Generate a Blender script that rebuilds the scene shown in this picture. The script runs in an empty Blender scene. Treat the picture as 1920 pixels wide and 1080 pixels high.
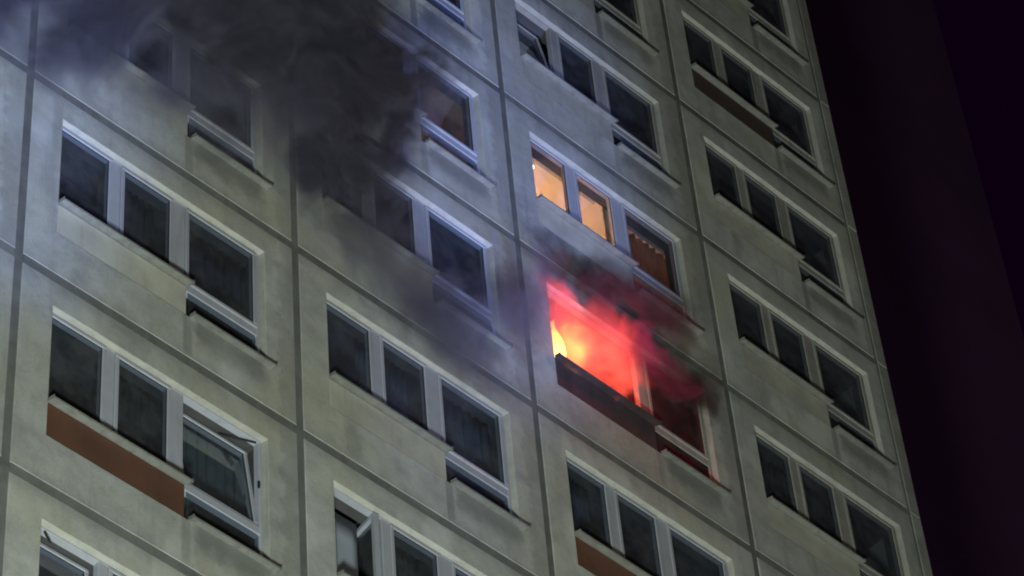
import bpy, bmesh, math, random
from mathutils import Matrix, Vector
random.seed(7)
S = bpy.context.scene
COL = S.collection

# ------------------------------------------------------------------ camera
cam_d = bpy.data.cameras.new('camera')
cam = bpy.data.objects.new('camera', cam_d)
COL.objects.link(cam)
Z0 = 23.2                      # height of the lowest fully seen storey joint above the ground
CAM = Vector((-12.101, -16.881, -21.5985 + Z0))
RT = Vector((0.7195779, -0.6912504, -0.0661863))      # image right is this dotted with x, y, z
ROWS = ((0.7195778763711791, -0.6912503520940412, -0.06618633217474965),
        (0.4919104070440665, 0.5746913930512759, -0.6540290163242968),
        (0.4901345032525489, 0.4380670650508329, 0.7535684542487804))
r0, r1, r2 = (Vector(r) for r in ROWS)
m = Matrix.Identity(4)
for k in range(3):
    m[k][0], m[k][1], m[k][2], m[k][3] = r0[k], -r1[k], -r2[k], CAM[k]
cam.matrix_world = m
cam_d.sensor_width = 36
cam_d.lens = 36 * 6401.36 / 1920
cam_d.clip_start = 0.5
cam_d.clip_end = 2000
S.camera = cam
F0 = 6401.36

def project(x, y, z):
    d = Vector((x, y, z)) - CAM
    w = d.dot(r2)
    return 960 + F0 * d.dot(r0) / w, 540 + F0 * d.dot(r1) / w

# ------------------------------------------------------------------ night sky, lamps, exposure
world = bpy.data.worlds.new('World')
S.world = world
world.use_nodes = True
wb = world.node_tree.nodes['Background']
wb.inputs['Color'].default_value = (0.42, 0.03, 0.62, 1)
wb.inputs['Strength'].default_value = 0.0075
S.view_settings.view_transform = 'Standard'
S.view_settings.look = 'None'
S.view_settings.exposure = 0.0
S.view_settings.gamma = 1.0
S.cycles.volume_step_rate = 1.0
S.cycles.volume_max_steps = 256
S.cycles.use_denoising = True
S.cycles.max_bounces = 6
S.cycles.transparent_max_bounces = 16
S.cycles.volume_bounces = 1
S.cycles.sample_clamp_indirect = 4.0
S.cycles.filter_width = 2.0

def aim(o, target):
    o.rotation_euler = (Vector(target) - o.location).to_track_quat('-Z', 'Y').to_euler()

def spot(name, loc, target, power, color, angle, blend, radius):
    l = bpy.data.lights.new(name, 'SPOT')
    l.energy = power; l.color = color; l.spot_size = math.radians(angle)
    l.spot_blend = blend; l.shadow_soft_size = radius
    o = bpy.data.objects.new(name, l); COL.objects.link(o)
    o.location = loc; aim(o, target)
    return o

# floodlight masts of the fire crew and a street lamp, standing on the ground before the block
spot('work_floodlight', (-8.0, -12, 3.0), (3, 0, 27), 29500, (0.90, 1.0, 0.94), 60, 1.0, 0.9)
spot('street_or_fill_light', (8.0, -26, 6.0), (6, 0, 26), 3600, (1.0, 0.88, 0.68), 80, 1.0, 0.6)
spot('blue_beacon_light', (1.0, -16, 3.0), (7.1, 0, 32.9), 68000, (0.30, 0.40, 1.0), 9.0, 1.0, 0.3)
spot('blue_beacon_light', (2.0, -16, 3.0), (5.7, 0, 28.0), 9000, (0.42, 0.46, 1.0), 6.5, 1.0, 0.3)
spot('blue_beacon_light', (-7.0, -14, 3.0), (-0.5, 0, 27.9), 46000, (0.30, 0.42, 1.0), 9, 1.0, 0.3)

spot('street_or_fill_light', (44.0, -34, 8.0), (25, 8, 52), 8000, (1.0, 0.85, 0.98), 34, 0.6, 1.5)  # added unseen lamp, only there to lighten the dark tower

# ------------------------------------------------------------------ helpers
def tag(o, label=None, cat=None, group=None, kind=None):
    if label: o['label'] = label
    if cat: o['category'] = cat
    if group: o['group'] = group
    if kind: o['kind'] = kind
    return o

def empty(name, loc, parent=None):
    o = bpy.data.objects.new(name, None); COL.objects.link(o)
    o.location = loc; o.empty_display_size = 0.3
    if parent: o.parent = parent
    return o

class MB:
    def __init__(s): s.v = []; s.f = []
    def box(s, x0, x1, y0, y1, z0, z1, ch=0.0):
        """box, optionally with its front (low y) edges chamfered"""
        b = len(s.v)
        if ch <= 0:
            s.v += [(x0,y0,z0),(x1,y0,z0),(x1,y0,z1),(x0,y0,z1),(x0,y1,z0),(x1,y1,z0),(x1,y1,z1),(x0,y1,z1)]
            s.f += [tuple(b+i for i in q) for q in ((0,1,2,3),(5,4,7,6),(4,0,3,7),(1,5,6,2),(3,2,6,7),(4,5,1,0))]
        else:
            c = ch
            s.v += [(x0+c,y0,z0+c),(x1-c,y0,z0+c),(x1-c,y0,z1-c),(x0+c,y0,z1-c),
                    (x0,y0+c,z0),(x1,y0+c,z0),(x1,y0+c,z1),(x0,y0+c,z1),
                    (x0,y1,z0),(x1,y1,z0),(x1,y1,z1),(x0,y1,z1)]
            q = [(0,1,2,3)]
            for a in range(4):
                n = (a+1) % 4
                q += [(a+4, n+4, n, a), (a+8, n+8, n+4, a+4)]
            q += [(9,8,11,10)]
            s.f += [tuple(b+i for i in t) for t in q]
        return s
    def quad(s, *p):
        b = len(s.v); s.v += list(p); s.f.append(tuple(range(b, b+len(p)))); return s
    def mesh(s, name, mat, smooth=False):
        me = bpy.data.meshes.new(name); me.from_pydata(s.v, [], s.f); me.update()
        if smooth: me.polygons.foreach_set('use_smooth', [True]*len(me.polygons))
        if mat: me.materials.append(mat)
        return me

def link(name, me, parent=None, loc=(0,0,0), mat=None):
    o = bpy.data.objects.new(name, me); COL.objects.link(o); o.location = loc
    if parent: o.parent = parent
    if mat:                                    # a material of its own on shared mesh data
        o.material_slots[0].link = 'OBJECT'; o.material_slots[0].material = mat
    return o

class NT:
    """tiny node-tree writer"""
    def __init__(s, mat):
        mat.use_nodes = True; s.t = mat.node_tree; s.t.nodes.clear()
        s.out = s.n('ShaderNodeOutputMaterial')
    def n(s, typ, **kw):
        x = s.t.nodes.new(typ)
        for k, v in kw.items():
            if k.startswith('i_'):
                key = k[2:]; key = int(key) if key.isdigit() else key.replace('_', ' ')
                s.set(x.inputs[key], v)
            else: setattr(x, k, v)
        return x
    def set(s, sock, v):
        if isinstance(v, bpy.types.NodeSocket): s.t.links.new(v, sock)
        elif isinstance(v, bpy.types.Node): s.t.links.new(v.outputs[0], sock)
        else: sock.default_value = v
    def math(s, op, a, b=None, clamp=False):
        x = s.n('ShaderNodeMath', operation=op, use_clamp=clamp); s.set(x.inputs[0], a)
        if b is not None: s.set(x.inputs[1], b)
        return x.outputs[0]
    def rng(s, v, a, b, c=0.0, d=1.0, smooth=True):
        x = s.n('ShaderNodeMapRange'); x.interpolation_type = 'SMOOTHSTEP' if smooth else 'LINEAR'
        for k, q in enumerate((v, a, b, c, d)): s.set(x.inputs[k], q)
        return x.outputs[0]
    def mix(s, f, a, b, mode='MIX'):
        x = s.n('ShaderNodeMix', data_type='RGBA', blend_type=mode)
        s.set(x.inputs[0], f); s.set(x.inputs[6], a); s.set(x.inputs[7], b)
        return x.outputs[2]
    def noise(s, vec, scale, detail=4.0, rough=0.55, dist=0.0):
        x = s.n('ShaderNodeTexNoise'); s.set(x.inputs['Vector'], vec)
        x.inputs['Scale'].default_value = scale; x.inputs['Detail'].default_value = detail
        x.inputs['Roughness'].default_value = rough; x.inputs['Distortion'].default_value = dist
        return x.outputs[0]
    def mapv(s, vec, scale=(1,1,1), loc=(0,0,0)):
        x = s.n('ShaderNodeMapping'); s.set(x.inputs[0], vec)
        x.inputs['Scale'].default_value = scale; x.inputs['Location'].default_value = loc
        return x.outputs[0]

def c4(c): return (c[0], c[1], c[2], 1)

def plain(name, col, rough=0.6, noise_amt=0.12, scale=6.0, bump=0.0, metallic=0.0, dirt=None):
    """surface with soft mottling, optional streaky dirt and bump"""
    mat = bpy.data.materials.new(name); t = NT(mat)
    g = t.n('ShaderNodeNewGeometry').outputs['Position']
    oi = t.n('ShaderNodeObjectInfo').outputs['Random']
    f = t.noise(g, scale, 5.0, 0.6)
    lo = tuple(max(0, c*(1-noise_amt*1.6)) for c in col); hi = tuple(min(1, c*(1+noise_amt)) for c in col)
    cc = t.mix(t.rng(f, 0.3, 0.7), c4(lo), c4(hi))
    cc = t.mix(0.5, cc, t.mix(oi, c4(lo), c4(hi)))
    if dirt:
        st = t.noise(t.mapv(g, (9, 9, 1.2)), 1.0, 4.0, 0.6)
        cc = t.mix(t.rng(st, 0.5, 0.75, 0, dirt), cc, c4(tuple(c*0.35 for c in col)))
    b = t.n('ShaderNodeBsdfPrincipled')
    t.set(b.inputs['Base Color'], cc); b.inputs['Roughness'].default_value = rough
    b.inputs['Metallic'].default_value = metallic
    if bump:
        bp = t.n('ShaderNodeBump'); bp.inputs['Strength'].default_value = bump
        bp.inputs['Distance'].default_value = 0.01
        t.set(bp.inputs['Height'], t.noise(g, 60, 6, 0.7)); t.set(b.inputs['Normal'], bp.outputs[0])
    t.set(t.out.inputs[0], b.outputs[0])
    return mat

def concrete(name, base, stains=True):
    mat = bpy.data.materials.new(name); t = NT(mat)
    geo = t.n('ShaderNodeNewGeometry').outputs['Position']
    loc = t.n('ShaderNodeTexCoord').outputs['Object']
    rnd = t.n('ShaderNodeObjectInfo').outputs['Random']
    big = t.noise(geo, 0.55, 5, 0.6, 0.4)
    mid = t.noise(geo, 2.6, 6, 0.65, 0.3)
    fine = t.noise(geo, 38, 5, 0.75)
    streak = t.noise(t.mapv(geo, (4.2, 4.2, 0.45)), 1.0, 5, 0.62)
    a = tuple(c*0.76 for c in base); b = tuple(min(1, c*1.12) for c in base)
    col = t.mix(t.rng(mid, 0.28, 0.72), c4(a), c4(b))
    warm = (base[0]*1.04, base[1]*1.0, base[2]*0.78)
    col = t.mix(t.rng(big, 0.42, 0.68, 0, 0.7), col, c4(warm))
    col = t.mix(t.rng(fine, 0.3, 0.75, 0.0, 0.34), col, c4(tuple(c*0.45 for c in base)))
    spk = t.noise(geo, 9.0, 6, 0.75, 0.8)
    col = t.mix(t.rng(spk, 0.50, 0.74, 0, 0.45), col, c4(tuple(c*0.50 for c in base)))
    pale = t.noise(t.mapv(geo, (1.3, 1.3, 0.8), (7, 3, 5)), 1.0, 3, 0.5)
    col = t.mix(t.rng(pale, 0.54, 0.66, 0, 0.45), col, c4(tuple(min(1, c*1.32) for c in base)))
    col = t.mix(t.rng(streak, 0.50, 0.74, 0, 0.50), col, c4(tuple(c*0.48 for c in base)))
    bright = t.math('ADD', t.math('MULTIPLY', rnd, 0.24), 0.88)
    if stains:
        sx = t.n('ShaderNodeSeparateXYZ'); t.set(sx.inputs[0], loc); X, Z = sx.outputs[0], sx.outputs[2]
        wob = t.math('MULTIPLY', t.math('SUBTRACT', t.noise(geo, 5.0, 4, 0.6), 0.5), 0.35)
        Xw = t.math('ADD', X, wob); Zw = t.math('ADD', Z, wob)
        def band(v, a0, a1, b0, b1):
            return t.math('MULTIPLY', t.rng(v, a0, a1), t.rng(v, b0, b1, 1, 0))
        # soot and rain dirt hanging under the low sill
        s1 = t.math('MULTIPLY', band(Xw, 2.05, 2.22, 2.95, 3.15), band(Zw, 0.18, 0.52, 0.68, 0.74))
        # drip line where the two sills meet
        s2 = t.math('MULTIPLY', band(X, 1.97, 2.00, 2.07, 2.12), band(Zw, 0.0, 0.15, 0.66, 0.68))
        # drip below the far end of the low sill
        s3 = t.math('MULTIPLY', band(Xw, 0.60, 0.68, 0.74, 0.90), band(Zw, 0.0, 0.2, 0.55, 0.68))
        # grime along the joints
        s4 = t.math('ADD', t.rng(Zw, 2.5, 2.8, 0, 1), t.rng(Zw, 0.02, 0.22, 0.8, 0))
        s5 = band(Xw, 3.18, 3.26, 3.40, 3.60)
        dark = t.math('MULTIPLY', s1, t.math('ADD', 0.30, t.math('MULTIPLY', mid, 0.8)))
        dark = t.math('MAXIMUM', dark, t.math('MULTIPLY', s2, t.math('ADD', 0.25, t.math('MULTIPLY', rnd, 0.5))))
        dark = t.math('MAXIMUM', dark, t.math('MULTIPLY', s3, t.math('MULTIPLY', rnd, 0.55)))
        dark = t.math('MAXIMUM', dark, t.math('MULTIPLY', s4, 0.34))
        dark = t.math('MAXIMUM', dark, t.math('MULTIPLY', s5, 0.30))
        col = t.mix(dark, col, c4(tuple(c*0.30 for c in base)))
    # soot left on the wall round the burning window
    ps = t.n('ShaderNodeSeparateXYZ'); t.set(ps.inputs[0], geo)
    def gz(cx, cz, rx, rz, amt):
        a_ = t.math('DIVIDE', t.math('SUBTRACT', ps.outputs[0], cx), rx); b_ = t.math('DIVIDE', t.math('SUBTRACT', ps.outputs[2], cz), rz)
        r_ = t.math('ADD', t.math('SQRT', t.math('ADD', t.math('MULTIPLY', a_, a_), t.math('MULTIPLY', b_, b_))), t.math('MULTIPLY', t.math('SUBTRACT', mid, 0.5), 0.9))
        return t.rng(r_, 0.2, 1.0, amt, 0)
    soot = t.math('MAXIMUM', gz(8.5, 31.75, 1.9, 0.9, 0.85), gz(6.75, 30.4, 0.75, 1.3, 0.55))
    soot = t.math('MAXIMUM', soot, gz(5.6, 28.9, 1.3, 0.7, 0.45))
    col = t.mix(soot, col, (0.035, 0.03, 0.03, 1))
    hs = t.n('ShaderNodeHueSaturation'); t.set(hs.inputs['Color'], col); t.set(hs.inputs['Value'], bright)
    p = t.n('ShaderNodeBsdfPrincipled'); t.set(p.inputs['Base Color'], hs.outputs[0])
    p.inputs['Roughness'].default_value = 0.85
    bp = t.n('ShaderNodeBump'); bp.inputs['Strength'].default_value = 0.55; bp.inputs['Distance'].default_value = 0.012
    hgt = t.math('ADD', t.noise(geo, 95, 5, 0.8), t.math('MULTIPLY', t.noise(geo, 3.0, 4, 0.6), 1.5))
    t.set(bp.inputs['Height'], hgt); t.set(p.inputs['Normal'], bp.outputs[0])
    t.set(t.out.inputs[0], p.outputs[0])
    return mat

def glass_mat(name, tint, dirt):
    mat = bpy.data.materials.new(name); t = NT(mat)
    tr = t.n('ShaderNodeBsdfTransparent'); tr.inputs[0].default_value = c4(tint)
    gl = t.n('ShaderNodeBsdfGlossy'); gl.inputs['Roughness'].default_value = 0.03
    gl.inputs['Color'].default_value = (0.95, 0.97, 1, 1)
    fr = t.n('ShaderNodeFresnel'); fr.inputs['IOR'].default_value = 1.5
    ge = t.n('ShaderNodeNewGeometry')
    f = t.math('MULTIPLY', t.math('MULTIPLY', fr.outputs[0], 1.25), t.math('SUBTRACT', 1.0, ge.outputs['Backfacing']), clamp=True)
    mx = t.n('ShaderNodeMixShader'); t.set(mx.inputs[0], f)
    t.set(mx.inputs[1], tr.outputs[0]); t.set(mx.inputs[2], gl.outputs[0])
    df = t.n('ShaderNodeBsdfDiffuse'); df.inputs[0].default_value = (0.35, 0.36, 0.36, 1)
    g = t.n('ShaderNodeNewGeometry').outputs['Position']
    d = t.rng(t.noise(g, 3.0, 6, 0.7), 0.35, 0.8, dirt*0.3, dirt)
    m2 = t.n('ShaderNodeMixShader'); t.set(m2.inputs[0], d)
    t.set(m2.inputs[1], mx.outputs[0]); t.set(m2.inputs[2], df.outputs[0])
    t.set(t.out.inputs[0], m2.outputs[0])
    return mat

M = {}
M['concrete'] = concrete('panel_concrete', (0.43, 0.445, 0.41))
M['concrete_plain'] = concrete('plain_concrete', (0.30, 0.30, 0.275), stains=False)
M['joint'] = plain('joint_sealant', (0.135, 0.14, 0.128), 0.9, 0.25, 3.0, bump=0.5, dirt=0.4)
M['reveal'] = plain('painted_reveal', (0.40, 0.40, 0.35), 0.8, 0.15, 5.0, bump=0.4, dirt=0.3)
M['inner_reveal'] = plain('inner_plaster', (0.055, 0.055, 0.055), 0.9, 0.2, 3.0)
M['pvc'] = plain('white_plastic', (0.35, 0.365, 0.40), 0.45, 0.08, 4.0, dirt=0.25)  # slight blue in the colour stands in for blue light on white
M['pvc_old'] = plain('old_white_paint', (0.28, 0.275, 0.25), 0.6, 0.14, 6.0, dirt=0.35)
M['sill'] = plain('zinc_sill', (0.25, 0.255, 0.225), 0.5, 0.2, 8.0, metallic=0.15, dirt=0.45)
M['spandrel'] = plain('grey_spandrel', (0.40, 0.40, 0.33), 0.85, 0.2, 2.2, bump=0.5, dirt=0.25)
M['spandrel_brown'] = plain('brown_spandrel', (0.115, 0.050, 0.028), 0.75, 0.2, 2.5, bump=0.4, dirt=0.25)
M['spandrel_dark'] = plain('dark_brown_spandrel', (0.060, 0.036, 0.026), 0.8, 0.2, 2.5, bump=0.4, dirt=0.4)
M['spandrel_soot'] = plain('sooty_spandrel', (0.055, 0.034, 0.036), 0.9, 0.35, 2.5, bump=0.5, dirt=0.5)
M['glass'] = glass_mat('window_glass', (0.72, 0.76, 0.80), 0.11)
M['glass_soot'] = glass_mat('sooty_glass', (0.45, 0.42, 0.42), 0.12)
M['room_dark'] = plain('dark_room_shade', (0.040, 0.042, 0.048), 0.9, 0.3, 1.2)  # dimness of the unlit rooms put into the colour
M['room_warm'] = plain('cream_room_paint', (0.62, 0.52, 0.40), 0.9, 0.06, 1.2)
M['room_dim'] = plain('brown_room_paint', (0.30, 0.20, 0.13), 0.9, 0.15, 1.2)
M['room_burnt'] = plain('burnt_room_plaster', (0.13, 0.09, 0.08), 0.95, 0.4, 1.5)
M['rubber'] = plain('black_rubber', (0.02, 0.02, 0.02), 0.6, 0.1)
M['steel'] = plain('dark_steel', (0.05, 0.05, 0.05), 0.45, 0.1, metallic=0.6)
M['core'] = plain('plain_render', (0.22, 0.22, 0.20), 0.9, 0.1, 1.0)

def emit(name, col, strength):
    mat = bpy.data.materials.new(name); t = NT(mat)
    e = t.n('ShaderNodeEmission'); e.inputs[0].default_value = c4(col); e.inputs[1].default_value = strength
    t.set(t.out.inputs[0], e.outputs[0]); return mat

# ------------------------------------------------------------------ the ground
def ground():
    mat = plain('asphalt', (0.05, 0.05, 0.052), 0.9, 0.3, 0.5, bump=0.5)
    mb = MB().quad((-900,-900,0), (900,-900,0), (900,900,0), (-900,900,0))
    tag(link('ground', mb.mesh('ground', mat)), kind='structure')
ground()

# ------------------------------------------------------------------ the burning tower block
W, H = 3.4845, 2.8
DEPTH = 12.0
COLS = 4
XR = COLS*W - 0.035
TOP = Z0 + 17*H
block = empty('apartment_block', (0, 0, 0))
tag(block, 'grey concrete panel tower block with one window on fire and smoke over its facade', 'tower block')

OX0, OX1, OZ0, OZ1 = 0.42, 3.05, 0.66, 2.40     # opening at the wall face
IX0, IX1, IZ0, IZ1 = 0.36, 3.02, 0.66, 2.385    # opening at the frame plane
FY = 0.045                                      # front of the fixed frame
TH = 0.26
GB, GT = 0.072, 0.055            # half heights of the horizontal joint, above and below
G = 0.048                                       # half joint width

def panel_mesh():
    mb = MB(); v = mb.v; f = mb.f; c = 0.006
    def ring(x0, x1, z0, z1, y): 
        b = len(v); v.extend([(x0,y,z0),(x1,y,z0),(x1,y,z1),(x0,y,z1)]); return [b, b+1, b+2, b+3]
    back = ring(G, W-G, GB, H-GT, TH)
    side = ring(G, W-G, GB, H-GT, c)
    face = ring(G+c, W-G-c, GB+c*0.7, H-GT-c, 0)
    e = 0.006
    o1 = ring(OX0-e, OX1+e, OZ0-e, OZ1+e, 0)
    o2 = ring(OX0, OX1, OZ0, OZ1, e)
    inn = ring(IX0, IX1, IZ0, IZ1, FY+0.06)
    inb = ring(IX0, IX1, IZ0, IZ1, TH)
    seq = [back, side, face, o1, o2, inn, inb, back]
    mats = []
    for k, (A, B) in enumerate(zip(seq[:-1], seq[1:])):
        for a in range(4):
            n = (a+1) % 4
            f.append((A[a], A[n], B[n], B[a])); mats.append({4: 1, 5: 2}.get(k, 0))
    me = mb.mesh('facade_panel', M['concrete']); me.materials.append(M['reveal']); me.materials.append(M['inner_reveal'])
    me.polygons.foreach_set('material_index', mats)
    return me

PM = panel_mesh()
vj = MB().box(-G-0.004, G+0.004, 0.013, TH, 0, H).mesh('joint_strip', M['joint'])
hj = MB().box(G+0.006, W-G-0.006, 0.007, TH, -GT-0.004, GB+0.004).mesh('joint_strip', M['joint'])

# window pieces: (glass x0, x1, z0, z1)
P1 = (0.455, 1.051, 1.17, 2.315)
P2 = (1.255, 1.837, 1.17, 2.315)
P3 = (2.09, 2.935, 1.255, 2.315)
P4 = (2.09, 2.965, 0.69, 1.10)
SM = 0.048

def frame_mesh(burnt=False):
    mb = MB(); y0, y1 = FY+0.012, FY+0.085
    def bar(x0, x1, z0, z1, yy=y0): mb.box(x0, x1, yy, y1, z0, z1, 0.006)
    T = P1[3]+SM                                        # underside of the head
    bar(IX0, IX1, T, IZ1)                               # head
    bar(IX0, P1[0]-SM, 1.12, T-0.001)                   # left jamb (above the spandrel)
    bar(P3[1]+SM, IX1, OZ0+0.002, T-0.001)              # right jamb
    if not burnt: bar(P1[1]+SM, P2[0]-SM, 1.12, T-0.001)
    bar(P2[1]+SM, P3[0]-SM, OZ0+0.002, T-0.001)
    if not burnt:
        for a, b in ((P1[0]-SM+.001, P1[1]+SM-.001), (P2[0]-SM+.001, P2[1]+SM-.001)): bar(a, b, 1.105, P1[2]-SM)
    else:
        bar(P1[0]-SM+.001, P2[1]+SM-.001, 1.105, P1[2]-SM)
    bar(P3[0]-SM+.001, P3[1]+SM-.001, P4[3], P3[2]-SM)  # transom between the big pane and the low pane
    bar(P3[0]-SM+.001, P3[1]+SM-.001, OZ0+0.002, P4[2])
    return mb.mesh('window', M['pvc'])

def ring_mesh(name, w, h, mat):
    """sash: origin at its glass bottom-left corner; y grows inwards"""
    mb = MB(); a = SM-0.002
    mb.box(-a, w+a, 0, 0.07, -a, 0, 0.007); mb.box(-a, w+a, 0, 0.07, h, h+a, 0.007)
    mb.box(-a, 0, 0, 0.07, 0.001, h-0.001, 0.007); mb.box(w, w+a, 0, 0.07, 0.001, h-0.001, 0.007)
    # dark rubber seal round the glass
    s = 0.007
    b = len(mb.f)
    mb.box(0, w, 0.012, 0.02, 0, s); mb.box(0, w, 0.012, 0.02, h-s, h)
    mb.box(0, s, 0.012, 0.02, s, h-s); mb.box(w-s, w, 0.012, 0.02, s, h-s)
    me = mb.mesh(name, mat); me.materials.append(M['rubber'])
    me.polygons.foreach_set('material_index', [0 if i < b else 1 for i in range(len(mb.f))])
    return me

FM, FMB = frame_mesh(), frame_mesh(True)
def dims(p): return p[1]-p[0], p[3]-p[2]
SASH = {p: ring_mesh('sash', *dims(p), M['pvc']) for p in (P1, P2, P3)}
PANE = {p: MB().box(0, dims(p)[0], 0.022, 0.028, 0, dims(p)[1]).mesh('glass_pane', M['glass']) for p in (P1, P2, P3, P4)}

def sill_mesh(w, out=0.088, name='window_sill'):
    """sheet sill: slopes down and out, front lip, turned-up ends"""
    mb = MB(); t = 0.004; yb = FY+0.02
    zf, zb = -0.012, 0.012
    def slab(x0, x1, pts):
        b = len(mb.v)
        for x in (x0, x1): mb.v.extend([(x, y, z) for y, z in pts])
        n = len(pts)
        mb.f.append(tuple(b+i for i in range(n))[::-1]); mb.f.append(tuple(b+n+i for i in range(n)))
        for i in range(n):
            j = (i+1) % n; mb.f.append((b+i, b+j, b+n+j, b+n+i))
    slab(0, w, [(yb, zb), (-out, zf), (-out, zf-0.026), (-out+t, zf-0.026), (-out+t, zf-t), (yb, zb-t)])
    for x in (-0.006, w+0.001):
        slab(x, x+0.005, [(0.0, zb+0.022), (-out, zf+0.022), (-out-0.001, zf-0.030), (0.0, zb-0.020)])
    return mb.mesh(name, M['sill'])
SU, SLW = sill_mesh(2.045-0.425), sill_mesh(3.115-2.065)
SPM = MB().box(OX0+0.006, 2.028, 0.010, 0.13, OZ0+0.004, 1.098, 0.008).mesh('spandrel_panel', M['spandrel'])

def room_mesh(depth=3.6, split=True):
    mb = MB(); y0, y1 = TH+0.004, TH+depth; x0, x1, z0, z1 = 0.12, W-0.12, 0.10, 2.62
    xs = 1.975
    def cell(a, b):
        mb.quad((a,y0,z1),(b,y0,z1),(b,y1,z1),(a,y1,z1))      # ceiling
        mb.quad((a,y0,z0),(a,y1,z0),(b,y1,z0),(b,y0,z0))      # floor
        mb.quad((a,y0,z0),(a,y0,z1),(a,y1,z1),(a,y1,z0))
        mb.quad((b,y0,z0),(b,y1,z0),(b,y1,z1),(b,y0,z1))
        mb.quad((a,y1,z0),(a,y1,z1),(b,y1,z1),(b,y1,z0))
    if split: cell(x0, xs-0.05); cell(xs+0.05, x1)
    else: cell(x0, x1)
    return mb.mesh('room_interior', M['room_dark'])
RM, RM1 = room_mesh(), room_mesh(split=False)

def in_view(i, j, mar=30):
    pts = [project(i*W+a*W, 0, Z0+(j+b)*H) for a in (0, .5, 1) for b in (0, .5, 1)]
    xs = [p[0] for p in pts]; ys = [p[1] for p in pts]
    return max(xs) > -mar and min(xs) < 1920+mar and max(ys) > -mar and min(ys) < 1080+mar

MAIN = {}
def window_unit(i, j):
    """a triple window: two short sashes over a spandrel, one tall bay with a low fixed pane"""
    X, Z = i*W, Z0+j*H
    burnt = (i, j) == (2, 2)
    old = (i == 3 and j != 1) or (i, j) in ((2, 4), (2, 2), (2, 5))
    pv = M['pvc_old'] if old else M['pvc']
    gm = M['glass_soot'] if burnt else M['glass']
    win = link('window', FMB if burnt else FM, block, (X, 0, Z), mat=pv if old else None)
    openings = {(0,0): {P3: ('tilt', 7.5)}, (1,0): {P1: ('turn', 82)}, (0,-1): {P1: ('tilt', 5.5)}, (2,4): {P1: ('tilt', 9)}}.get((i, j), {})
    for p in (P1, P2, P3):
        if burnt and p in (P1, P2): continue
        if openings.get(p):
            mode, a = openings[p]; rot = (math.radians(-a), 0, 0) if mode == 'tilt' else (0, 0, math.radians(a))
        else: rot = (0, 0, 0)
        dy = FY-0.002 if rot == (0, 0, 0) else FY+0.03
        px = p[1] if rot[2] else p[0]
        s = link('sash', SASH[p], win, (px, dy, p[2]))
        if old: s.material_slots[0].link = 'OBJECT'; s.material_slots[0].material = pv
        q = link('glass_pane', PANE[p], win, (px, dy, p[2]), mat=gm if burnt else None)
        s.rotation_euler = rot; q.rotation_euler = rot
    link('glass_pane', PANE[P4], win, (P4[0], FY-0.002, P4[2]), mat=gm if burnt else None)
    link('window_sill', SU, win, (0.425, 0, 1.112), mat=M['spandrel_soot'] if burnt else None)
    link('window_sill', SLW, win, (2.065, 0, 0.657))
    kind = {(0,0): 'spandrel_brown', (2,1): 'spandrel_brown', (3,5): 'spandrel_dark', (2,2): 'spandrel_soot'}.get((i, j))
    sp = link('spandrel_panel', SPM, win, (0, 0, 0), mat=M[kind] if kind else None)
    lab = {'spandrel_brown': 'rust brown spandrel panel', 'spandrel_dark': 'dark brown spandrel panel',
           'spandrel_soot': 'soot blackened spandrel panel under the fire'}.get(kind)
    if lab: sp['label'] = lab
    wl = {(2,2): 'burnt out window with fire inside', (2,3): 'lit orange window above the fire',
          (0,0): 'window with its right sash tilted open above a brown spandrel',
          (1,0): 'window with its left sash swung open', (0,-1): 'window with its left sash tilted open',
          (1,3): 'dim brown lit window behind the smoke', (2,4): 'dark window with its left sash tilted open'}.get((i, j))
    if wl: win['label'] = wl
    MAIN[(i, j)] = win
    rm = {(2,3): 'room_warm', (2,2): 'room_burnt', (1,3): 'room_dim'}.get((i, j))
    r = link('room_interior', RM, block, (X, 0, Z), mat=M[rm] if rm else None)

panels = [(i, j) for i in range(-2, COLS) for j in range(-3, 12) if in_view(i, j)]
for (i, j) in panels:
    X, Z = i*W, Z0+j*H
    link('facade_panel', PM, block, (X, 0, Z))
    link('joint_strip', hj, block, (X, 0, Z+H))
    link('joint_strip', vj, block, (X, 0, Z))
    window_unit(i, j)
for (i, j) in panels:
    if (i, j-1) not in panels: link('joint_strip', hj, block, (i*W, 0, Z0+j*H))
    if i < COLS-1 and (i+1, j) not in panels: link('joint_strip', vj, block, ((i+1)*W, 0, Z0+j*H))
jr = [j for (i, j) in panels if i == COLS-1]
for j in range(min(jr)-1, max(jr)+2):                       # the corner post on the right edge
    Zp = Z0+j*H
    mb = MB().box(COLS*W-0.15, XR+0.075, -0.016, 0.30, 0.012, H-0.012, 0.010)
    link('corner_post', mb.mesh('corner_post', M['concrete_plain']), block, (0, 0, Zp))
    link('joint_strip', MB().box(COLS*W-0.185, COLS*W-0.13, -0.003, 0.28, 0, H).mesh('joint_strip', M['joint']), block, (0, 0, Zp))

# the storeys that the photograph does not show: plain wall, floor slabs, side and back walls
zlo = Z0 + min(j for i, j in panels)*H
cols = {}
for i, j in panels: cols.setdefault(i, []).append(j)
for i in range(-4, COLS):
    js = cols.get(i)
    x0, x1 = i*W+G, (i+1)*W-G
    if js:
        lo, hi = Z0+min(js)*H-G, Z0+(max(js)+1)*H+G
        link('blank_wall', MB().box(x0, x1, 0.0, TH, 0.0, lo-0.01, 0.014).mesh('blank_wall', M['concrete_plain']), block)
        link('blank_wall', MB().box(x0, x1, 0.0, TH, hi+0.01, TOP, 0.014).mesh('blank_wall', M['concrete_plain']), block)
    else:
        link('blank_wall', MB().box(x0, x1, 0.0, TH, 0.0, TOP, 0.014).mesh('blank_wall', M['concrete_plain']), block)
link('side_wall', MB().box(XR-0.20, XR+0.05, 0.31, DEPTH, 0, TOP).mesh('side_wall', M['core']), block)
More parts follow.
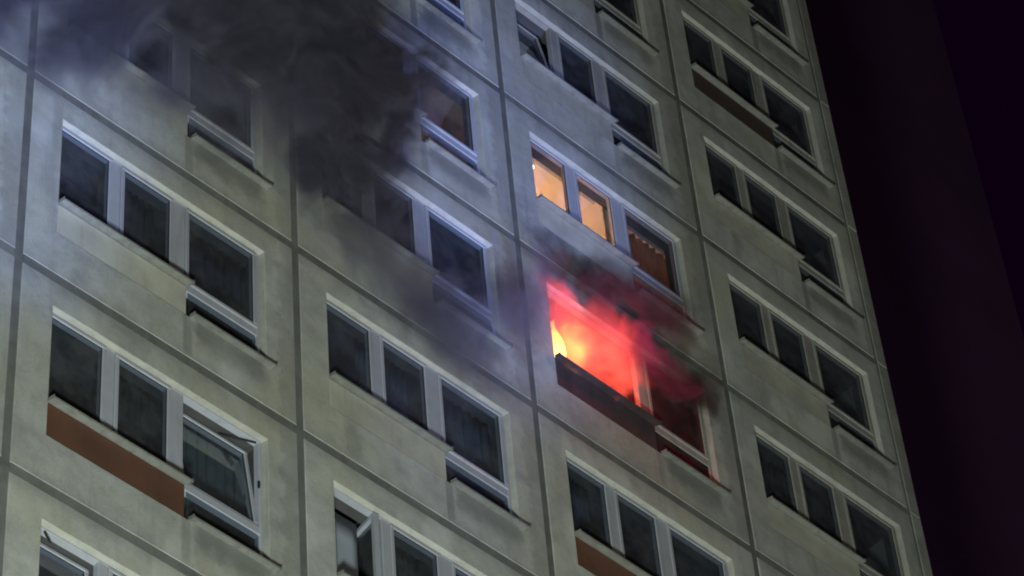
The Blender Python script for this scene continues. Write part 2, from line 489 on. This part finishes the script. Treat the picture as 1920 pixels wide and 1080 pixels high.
link('side_wall', MB().box(-4*W-0.25, -4*W, 0.0, DEPTH, 0, TOP).mesh('side_wall', M['core']), block)
link('back_wall', MB().box(-4*W, XR-0.21, DEPTH-0.25, DEPTH, 0, TOP).mesh('back_wall', M['core']), block)
link('core_wall', MB().box(-4*W, XR-0.21, 3.95, 4.15, 0, TOP).mesh('core_wall', M['core']), block)
link('roof', MB().box(-4*W-0.25, XR+0.05, 0.0, DEPTH, TOP+0.01, TOP+0.3).mesh('roof', M['core']), block)

# ------------------------------------------------------------------ the dark tower behind, right
def far_tower():
    t = empty('dark_tower', (20, 8, 0))
    tag(t, 'unlit dark tower block standing behind the burning one at the right', 'tower block')
    wm = plain('night_tint_render', (0.060, 0.013, 0.066), 0.95, 0.15, 0.8)  # purple cast of the night put into the wall colour
    x0, x1 = -6.0, 11.82
    for k in range(27):
        z = k*2.8
        link('wall_band', MB().box(x0, x1, 0, 14, z, z+2.8).mesh('wall_band', wm), t)
    link('roof', MB().box(x0-0.1, x1+0.1, -0.1, 14.1, 27*2.8+0.002, 27*2.8+0.4).mesh('roof', wm), t)
far_tower()

# ------------------------------------------------------------------ curtains and blinds hanging behind the panes
CUR = {}
def curtain(i, j, x0, x1, col, label, y=0.40, ztop=2.56, zbot=1.0, folds=9, amp=0.022, name='curtain', cat='curtain'):
    key = col
    if key not in CUR:
        m_ = CUR[key] = plain(name+'_cloth', col, 0.95, 0.12, 3.0)
        t_ = m_.node_tree; out = [n for n in t_.nodes if n.type == 'OUTPUT_MATERIAL'][0]
        pb = [n for n in t_.nodes if n.type == 'BSDF_PRINCIPLED'][0]
        tl = t_.nodes.new('ShaderNodeBsdfTranslucent'); tl.inputs[0].default_value = c4(tuple(min(1, c*1.6) for c in col))
        mx = t_.nodes.new('ShaderNodeMixShader'); mx.inputs[0].default_value = 0.45
        t_.links.new(pb.outputs[0], mx.inputs[1]); t_.links.new(tl.outputs[0], mx.inputs[2]); t_.links.new(mx.outputs[0], out.inputs[0])
    rng = random.Random(int(i*31+j*7+x0*100))
    mb = MB(); n = folds*8; rows = 5
    ph = [rng.uniform(0, 6.28) for _ in range(3)]
    for r in range(rows+1):
        z = zbot+(ztop-zbot)*r/rows
        for k in range(n+1):
            u = k/n
            a = amp*(1.25-0.5*r/rows)
            yy = a*math.sin(u*folds*6.283+ph[0]+0.5*math.sin(u*9+ph[1])) + 0.3*a*math.sin(u*folds*15+ph[2])
            mb.v.append((x0+(x1-x0)*u, yy, z))
    for r in range(rows):
        for k in range(n):
            b = r*(n+1)+k; mb.f.append((b, b+1, b+n+2, b+n+1))
    o = link(name, mb.mesh(name, CUR[key], True), None, (i*W, TH+y-0.26, Z0+j*H))
    sm = o.modifiers.new('thickness', 'SOLIDIFY'); sm.thickness = 0.004
    tag(o, label, cat)

TEAL, SLATE, OLIVE, PALE, BROWN = (0.15, 0.20, 0.28), (0.085, 0.085, 0.13), (0.10, 0.10, 0.085), (0.20, 0.26, 0.25), (0.34, 0.25, 0.16)
for a in (
    (1, 1, 1.18, 1.96, TEAL, 'teal pleated curtain behind the middle pane of the window under the grey haze', ),
    (1, 1, 2.05, 3.15, TEAL, 'wide teal pleated curtain behind the tall pane left of the fire and one storey down'),
    (0, 1, 2.05, 3.15, SLATE, 'dark slate curtain behind the tall pane one storey above the open tilted sash'),
    (0, 1, 1.18, 1.96, OLIVE, 'dull olive curtain behind the middle pane above the rust brown spandrel window'),
    (0, 0, 2.05, 3.15, PALE, 'pale green curtain behind the sash tilted open beside the rust brown spandrel'),
    (0, 0, 1.25, 1.96, OLIVE, 'dull olive curtain behind the middle pane directly above the rust brown spandrel'),
    (2, 1, 0.70, 1.15, TEAL, 'teal curtain behind the left pane of the window one storey below the fire'),
    (1, 2, 1.30, 1.90, SLATE, 'slate curtain behind the middle pane just under the densest black smoke'),
    (3, 2, 1.10, 1.96, OLIVE, 'dull olive curtain in the lowest window of the right edge column'),
    (2, 4, 1.10, 1.96, OLIVE, 'dull olive curtain in the middle pane one storey above the lit orange window'),
    (1, 0, 1.18, 1.96, OLIVE, 'dark olive curtain behind the pane right of the open sash at the bottom edge'),
): curtain(*a)
curtain(2, 3, 2.50, 3.25, BROWN, 'brown pleated curtain behind the right pane of the lit window above the fire', y=0.42, folds=6, amp=0.03)
curtain(2, 3, 0.42, 0.86, (0.33, 0.2, 0.12), 'beige curtain at the far left of the lit orange window', y=0.42, zbot=1.0, ztop=2.35, folds=4)
curtain(1, 0, 0.30, 0.93, (0.50, 0.55, 0.60), 'flat pale grey blind hanging behind the open sash at the bottom edge', y=0.24, ztop=2.30, zbot=0.9,
        folds=1, amp=0.004, name='blind', cat='blind')

def rail(i, j, x0, x1, y, label):
    o = link('curtain_rail', MB().box(0, x1-x0, 0, 0.05, 0, 0.05, 0.008).mesh('curtain_rail', M['pvc_old']), block, (i*W+x0, y, Z0+j*H+2.53))
    o['label'] = label
rail(2, 3, 0.3, 1.9, 0.33, 'curtain rail on the ceiling of the lit orange room')
rail(2, 3, 2.1, 3.3, 0.33, 'curtain rail on the ceiling of the brown lit room')

# stay arm and handle of the tilted sash (0,0)
def arm(win, p0, p1, r, name):
    a, b = Vector(p0), Vector(p1); d = b-a; q = d.to_track_quat('Z', 'Y')
    mb = MB().box(-r, r, -r, r, 0, d.length)
    o = link(name, mb.mesh(name, M['steel']), win, p0); o.rotation_mode = 'QUATERNION'; o.rotation_quaternion = q
w00 = MAIN[(0, 0)]
arm(w00, (2.955, 0.06, 2.335), (2.60, 0.20, 2.335), 0.008, 'stay_arm')
arm(w00, (2.972, 0.05, 1.72), (2.972, 0.05, 1.80), 0.010, 'latch')
arm(MAIN[(0, -1)], (0.50, 0.06, 2.345), (0.62, 0.13, 2.345), 0.010, 'stay_arm')

# ------------------------------------------------------------------ lamps burning in the rooms
def ceiling_lamp(loc, r, col, strength, power, label, area=0.12):
    t = empty('ceiling_lamp', loc)
    tag(t, label, 'ceiling lamp')
    bm = bmesh.new(); bmesh.ops.create_uvsphere(bm, u_segments=16, v_segments=10, radius=r)
    me = bpy.data.meshes.new('globe'); bm.to_mesh(me); bm.free(); me.materials.append(emit('lamp_globe', col, strength))
    link('globe', me, t)
    bm = bmesh.new(); bmesh.ops.create_cone(bm, cap_ends=True, segments=14, radius1=r*0.9, radius2=r*0.5, depth=0.03, matrix=Matrix.Translation((0, 0, r+0.01)))
    me = bpy.data.meshes.new('ceiling_rose'); bm.to_mesh(me); bm.free(); me.materials.append(M['pvc_old'])
    link('ceiling_rose', me, t)
    if power:
        l = bpy.data.lights.new('lamp_light', 'POINT'); l.energy = power; l.color = col; l.shadow_soft_size = area
        o = bpy.data.objects.new('lamp_light', l); COL.objects.link(o); o.parent = t; o.location = (0, 0, -r-area-0.05)
WARM = (1.0, 0.54, 0.28)
zc = Z0+3*H+2.62
ceiling_lamp((2*W+1.05, 1.75, zc-0.45), 0.09, WARM, 14, 250, 'round warm lamp in the brightest orange room above the fire')
ceiling_lamp((2*W+0.92, 0.46, zc-0.075), 0.032, WARM, 12, 0, 'small glowing ceiling spot at the left pane of the orange window')
ceiling_lamp((9.74, 0.46, zc-0.085), 0.026, (1.0, 0.75, 0.5), 5, 0, 'small glowing ceiling spot in the dim brown room right of the orange room')
ceiling_lamp((2*W+2.9, 2.1, zc-0.12), 0.07, WARM, 9, 85, 'warm lamp deep in the dim brown room right of the orange room')
ceiling_lamp((1*W+2.7, 1.9, zc-0.12), 0.07, (1.0, 0.66, 0.38), 5, 22, 'weak warm lamp in the room behind the smoke, upper storey')

# ------------------------------------------------------------------ fire and smoke
def volume_box(name, lo, hi, blobs, colour, noise_scale, lac, absorb=1.0, label=None, kind='stuff', wind=(1,1,1), seed=0.0, dark=0.45, contrast=(0.36, 0.62)):
    """blobs: (centre, radii, density, glow colour, glow strength, noise share)"""
    mat = bpy.data.materials.new(name); t = NT(mat)
    pos = t.n('ShaderNodeNewGeometry').outputs['Position']
    nz = t.n('ShaderNodeTexNoise'); t.set(nz.inputs['Vector'], t.mapv(pos, wind, (seed, seed*2, 0)))
    nz.inputs['Scale'].default_value = noise_scale; nz.inputs['Detail'].default_value = 5.0
    nz.inputs['Roughness'].default_value = 0.55; nz.inputs['Distortion'].default_value = 0.6
    n1 = nz.outputs[0]
    off = t.n('ShaderNodeVectorMath', operation='SUBTRACT'); t.set(off.inputs[0], nz.outputs['Color']); off.inputs[1].default_value = (0.5, 0.5, 0.5)
    off2 = t.n('ShaderNodeVectorMath', operation='SCALE'); t.set(off2.inputs[0], off.outputs[0]); off2.inputs['Scale'].default_value = lac
    wp = t.n('ShaderNodeVectorMath', operation='ADD'); t.set(wp.inputs[0], pos); t.set(wp.inputs[1], off2.outputs[0])
    nf = t.rng(n1, contrast[0], contrast[1])
    dens = None; glow = None
    for (c, r, d, gc, gs, ns) in blobs:
        s = t.n('ShaderNodeVectorMath', operation='SUBTRACT'); t.set(s.inputs[0], wp.outputs[0]); s.inputs[1].default_value = c
        v = t.n('ShaderNodeVectorMath', operation='DIVIDE'); t.set(v.inputs[0], s.outputs[0]); v.inputs[1].default_value = r
        l = t.n('ShaderNodeVectorMath', operation='LENGTH'); t.set(l.inputs[0], v.outputs[0])
        k = t.rng(l.outputs['Value'], 0.15, 1.0, 1.0, 0.0)
        kn = t.math('MULTIPLY', t.math('MAXIMUM', t.math('SUBTRACT', k, t.math('MULTIPLY', nf, ns*0.85)), 0.0), 1.0+ns*0.7) if ns else k
        if d:
            q = t.math('MULTIPLY', kn, d); dens = q if dens is None else t.math('ADD', dens, q)
        if gs:
            w = t.n('ShaderNodeVectorMath', operation='SCALE'); w.inputs[0].default_value = tuple(g*gs for g in gc); t.set(w.inputs['Scale'], kn)
            if glow is None: glow = w.outputs[0]
            else:
                ad = t.n('ShaderNodeVectorMath', operation='ADD'); t.set(ad.inputs[0], glow); t.set(ad.inputs[1], w.outputs[0]); glow = ad.outputs[0]
    pv = t.n('ShaderNodeVolumePrincipled')
    thick = t.rng(dens, 0.6, 4.0)
    t.set(pv.inputs['Color'], t.mix(thick, c4(colour), c4(tuple(c*dark for c in colour))))
    pv.inputs['Anisotropy'].default_value = 0.1
    if dens is not None: t.set(pv.inputs['Density'], dens)
    else: pv.inputs['Density'].default_value = 0
    if glow is not None:
        pv.inputs['Emission Strength'].default_value = 1.0; t.set(pv.inputs['Emission Color'], glow)
    t.set(t.out.inputs['Volume'], pv.outputs[0])
    mb = MB().box(lo[0], hi[0], lo[1], hi[1], lo[2], hi[2])
    o = link(name, mb.mesh(name, mat))
    tag(o, label, None, None, kind)
    return o

N = (0, 0, 0)
smoke = [
    # thick plume
    ((4.10, -0.55, 31.25), (1.20, 0.85, 1.20), 8.0, N, 0, 0.65),
    ((3.62, -0.45, 29.95), (0.62, 0.60, 1.25), 8.0, N, 0, 0.55),
    ((4.55, -0.50, 31.95), (0.95, 0.70, 0.95), 6.0, N, 0, 0.65),
    ((3.10, -0.55, 31.70), (1.70, 0.85, 1.70), 5.5, N, 0, 0.6),
    ((1.90, -0.60, 31.00), (1.80, 0.85, 1.50), 4.2, N, 0, 0.6),
    ((0.40, -0.60, 29.80), (1.70, 0.85, 1.35), 4.0, N, 0, 0.6),
    ((-0.90, -0.60, 28.90), (1.30, 0.85, 1.05), 3.6, N, 0, 0.6),
    ((2.95, -0.50, 30.30), (1.10, 0.70, 1.10), 2.6, N, 0, 0.65),
    ((3.00, -0.60, 33.00), (1.60, 0.80, 1.30), 5.0, N, 0, 0.55),
    # thin haze trailing back to the burning window
    ((4.60, -0.40, 28.95), (1.60, 0.55, 1.10), 1.0, N, 0, 0.75),
    ((5.45, -0.40, 28.60), (1.30, 0.50, 0.95), 1.9, N, 0, 0.6),
    ((6.25, -0.40, 29.40), (0.75, 0.45, 0.95), 1.3, N, 0, 0.6),
    ((6.55, -0.35, 29.95), (0.50, 0.40, 0.45), 2.4, N, 0, 0.4),
    ((1.60, -0.50, 29.30), (1.90, 0.60, 0.90), 0.6, N, 0, 0.7),
]
volume_box('smoke_plume', (-2.6, -1.75, 27.2), (7.2, -0.12, 34.4), smoke, (0.34, 0.33, 0.44), 1.5, 2.0,
           label='dark smoke drifting up and left across the facade from the burning window')
fx, fz = 2*W, Z0+2*H
RED, PINK, HOT, MAG = (1.0, 0.080, 0.050), (1.0, 0.065, 0.085), (1.0, 0.55, 0.08), (0.42, 0.02, 0.10)
fire_smoke = [
    # inside the opening and at its head
    ((fx+1.05, 0.06, fz+1.75), (1.10, 0.40, 0.95), 1.6, RED, 4.0, 0.6),
    ((fx+0.70, 0.10, fz+1.50), (0.50, 0.35, 0.60), 0.6, (1.0, 0.15, 0.05), 3.8, 0.4),
    ((fx+0.66, 0.03, fz+1.35), (0.22, 0.22, 0.42), 0.0, HOT, 3.5, 0.2),
    ((fx+0.60, 0.06, fz+2.25), (0.50, 0.30, 0.40), 1.2, PINK, 2.6, 0.25),
    # puff rolling out over the head of the window, its firelight put in as emission
    ((fx+1.20, -0.22, fz+1.95), (0.85, 0.30, 0.50), 2.6, PINK, 1.6, 0.55),
    ((fx+1.75, -0.28, fz+2.00), (0.60, 0.30, 0.50), 3.4, MAG, 1.5, 0.6),
    ((fx+2.15, -0.25, fz+1.85), (0.60, 0.28, 0.55), 4.2, MAG, 0.35, 0.5),
    # darker smoke above it, most of it with a faint emitted tint
    ((fx+0.75, -0.52, fz+2.10), (0.42, 0.24, 0.26), 6.0, (0.2, 0.1, 0.6), 0.03, 0.3),
    ((fx+1.25, -0.50, fz+2.40), (0.55, 0.28, 0.30), 4.0, (0.3, 0.02, 0.3), 0.10, 0.4),
    ((fx+2.60, -0.25, fz+1.80), (0.40, 0.26, 0.42), 5.0, N, 0, 0.4),
    ((fx+1.80, -0.45, fz+2.55), (0.85, 0.34, 0.50), 2.4, MAG, 0.06, 0.6),
    ((fx+0.05, -0.45, fz+2.00), (0.45, 0.30, 0.50), 1.4, MAG, 0.10, 0.5),
]
volume_box('fire_smoke', (6.6, -0.95, 29.3), (10.2, 0.62, 32.3), fire_smoke, (0.20, 0.14, 0.15), 2.6, 0.8,
           label='glowing red smoke pouring out of the burning window')

def flame(loc, h, r, label, seed):
    """a tongue of flame: tapered, wavering body with bright core"""
    rng = random.Random(seed)
    mat = bpy.data.materials.get('flame_glow') or bpy.data.materials.new('flame_glow')
    t = NT(mat); g = t.n('ShaderNodeTexCoord').outputs['Object']
    sx = t.n('ShaderNodeSeparateXYZ'); t.set(sx.inputs[0], g)
    cr = t.n('ShaderNodeValToRGB'); t.set(cr.inputs[0], t.math('DIVIDE', sx.outputs[2], 0.80))
    e = cr.color_ramp.elements; e[0].color = (1, 0.62, 0.16, 1); e[1].color = (1, 0.10, 0.05, 1)
    m_ = cr.color_ramp.elements.new(0.5); m_.color = (1, 0.42, 0.08, 1)
    em = t.n('ShaderNodeEmission'); t.set(em.inputs[0], cr.outputs[0]); em.inputs[1].default_value = 4.5
    t.set(t.out.inputs[0], em.outputs[0])
    mb = MB(); n, rows = 10, 12
    px, py = rng.uniform(0, 6), rng.uniform(0, 6)
    for k in range(rows+1):
        u = k/rows; rr = r*(0.55+1.3*u)*(1-u)**0.8*1.25+0.001
        cx = 0.05*math.sin(u*5+px)*u; cy = 0.04*math.sin(u*6+py)*u
        for a in range(n):
            th = 6.2832*a/n; mb.v.append((cx+rr*math.cos(th), cy+rr*math.sin(th), u*h))
    for k in range(rows):
        for a in range(n):
            b = (a+1) % n; mb.f.append((k*n+a, k*n+b, (k+1)*n+b, (k+1)*n+a))
    mb.f.append(tuple(range(n))[::-1])
    tag(link('flame', mb.mesh('flame', mat, True), None, loc), label, 'flame')
flame((fx+0.60, 0.11, fz+1.18), 0.80, 0.10, 'tall yellow flame at the left jamb of the burning window', 3)
flame((fx+0.76, 0.26, fz+0.98), 0.42, 0.06, 'small orange flame just right of the yellow one in the burning window', 5)

l = bpy.data.lights.new('fire_light', 'POINT'); l.energy = 110; l.color = (1.0, 0.10, 0.05); l.shadow_soft_size = 0.35
o = bpy.data.objects.new('fire_light', l); COL.objects.link(o); o.location = (fx+1.1, 1.0, fz+1.5)
l = bpy.data.lights.new('fire_light', 'POINT'); l.energy = 34; l.color = (1.0, 0.10, 0.08); l.shadow_soft_size = 0.15
o = bpy.data.objects.new('fire_light', l); COL.objects.link(o); o.location = (fx+1.2, -0.25, fz+1.7)

l = bpy.data.lights.new('fire_light', 'POINT'); l.energy = 34; l.color = (1.0, 0.02, 0.05); l.shadow_soft_size = 0.25
o = bpy.data.objects.new('fire_light', l); COL.objects.link(o); o.location = (fx+2.7, 1.1, fz+1.6)
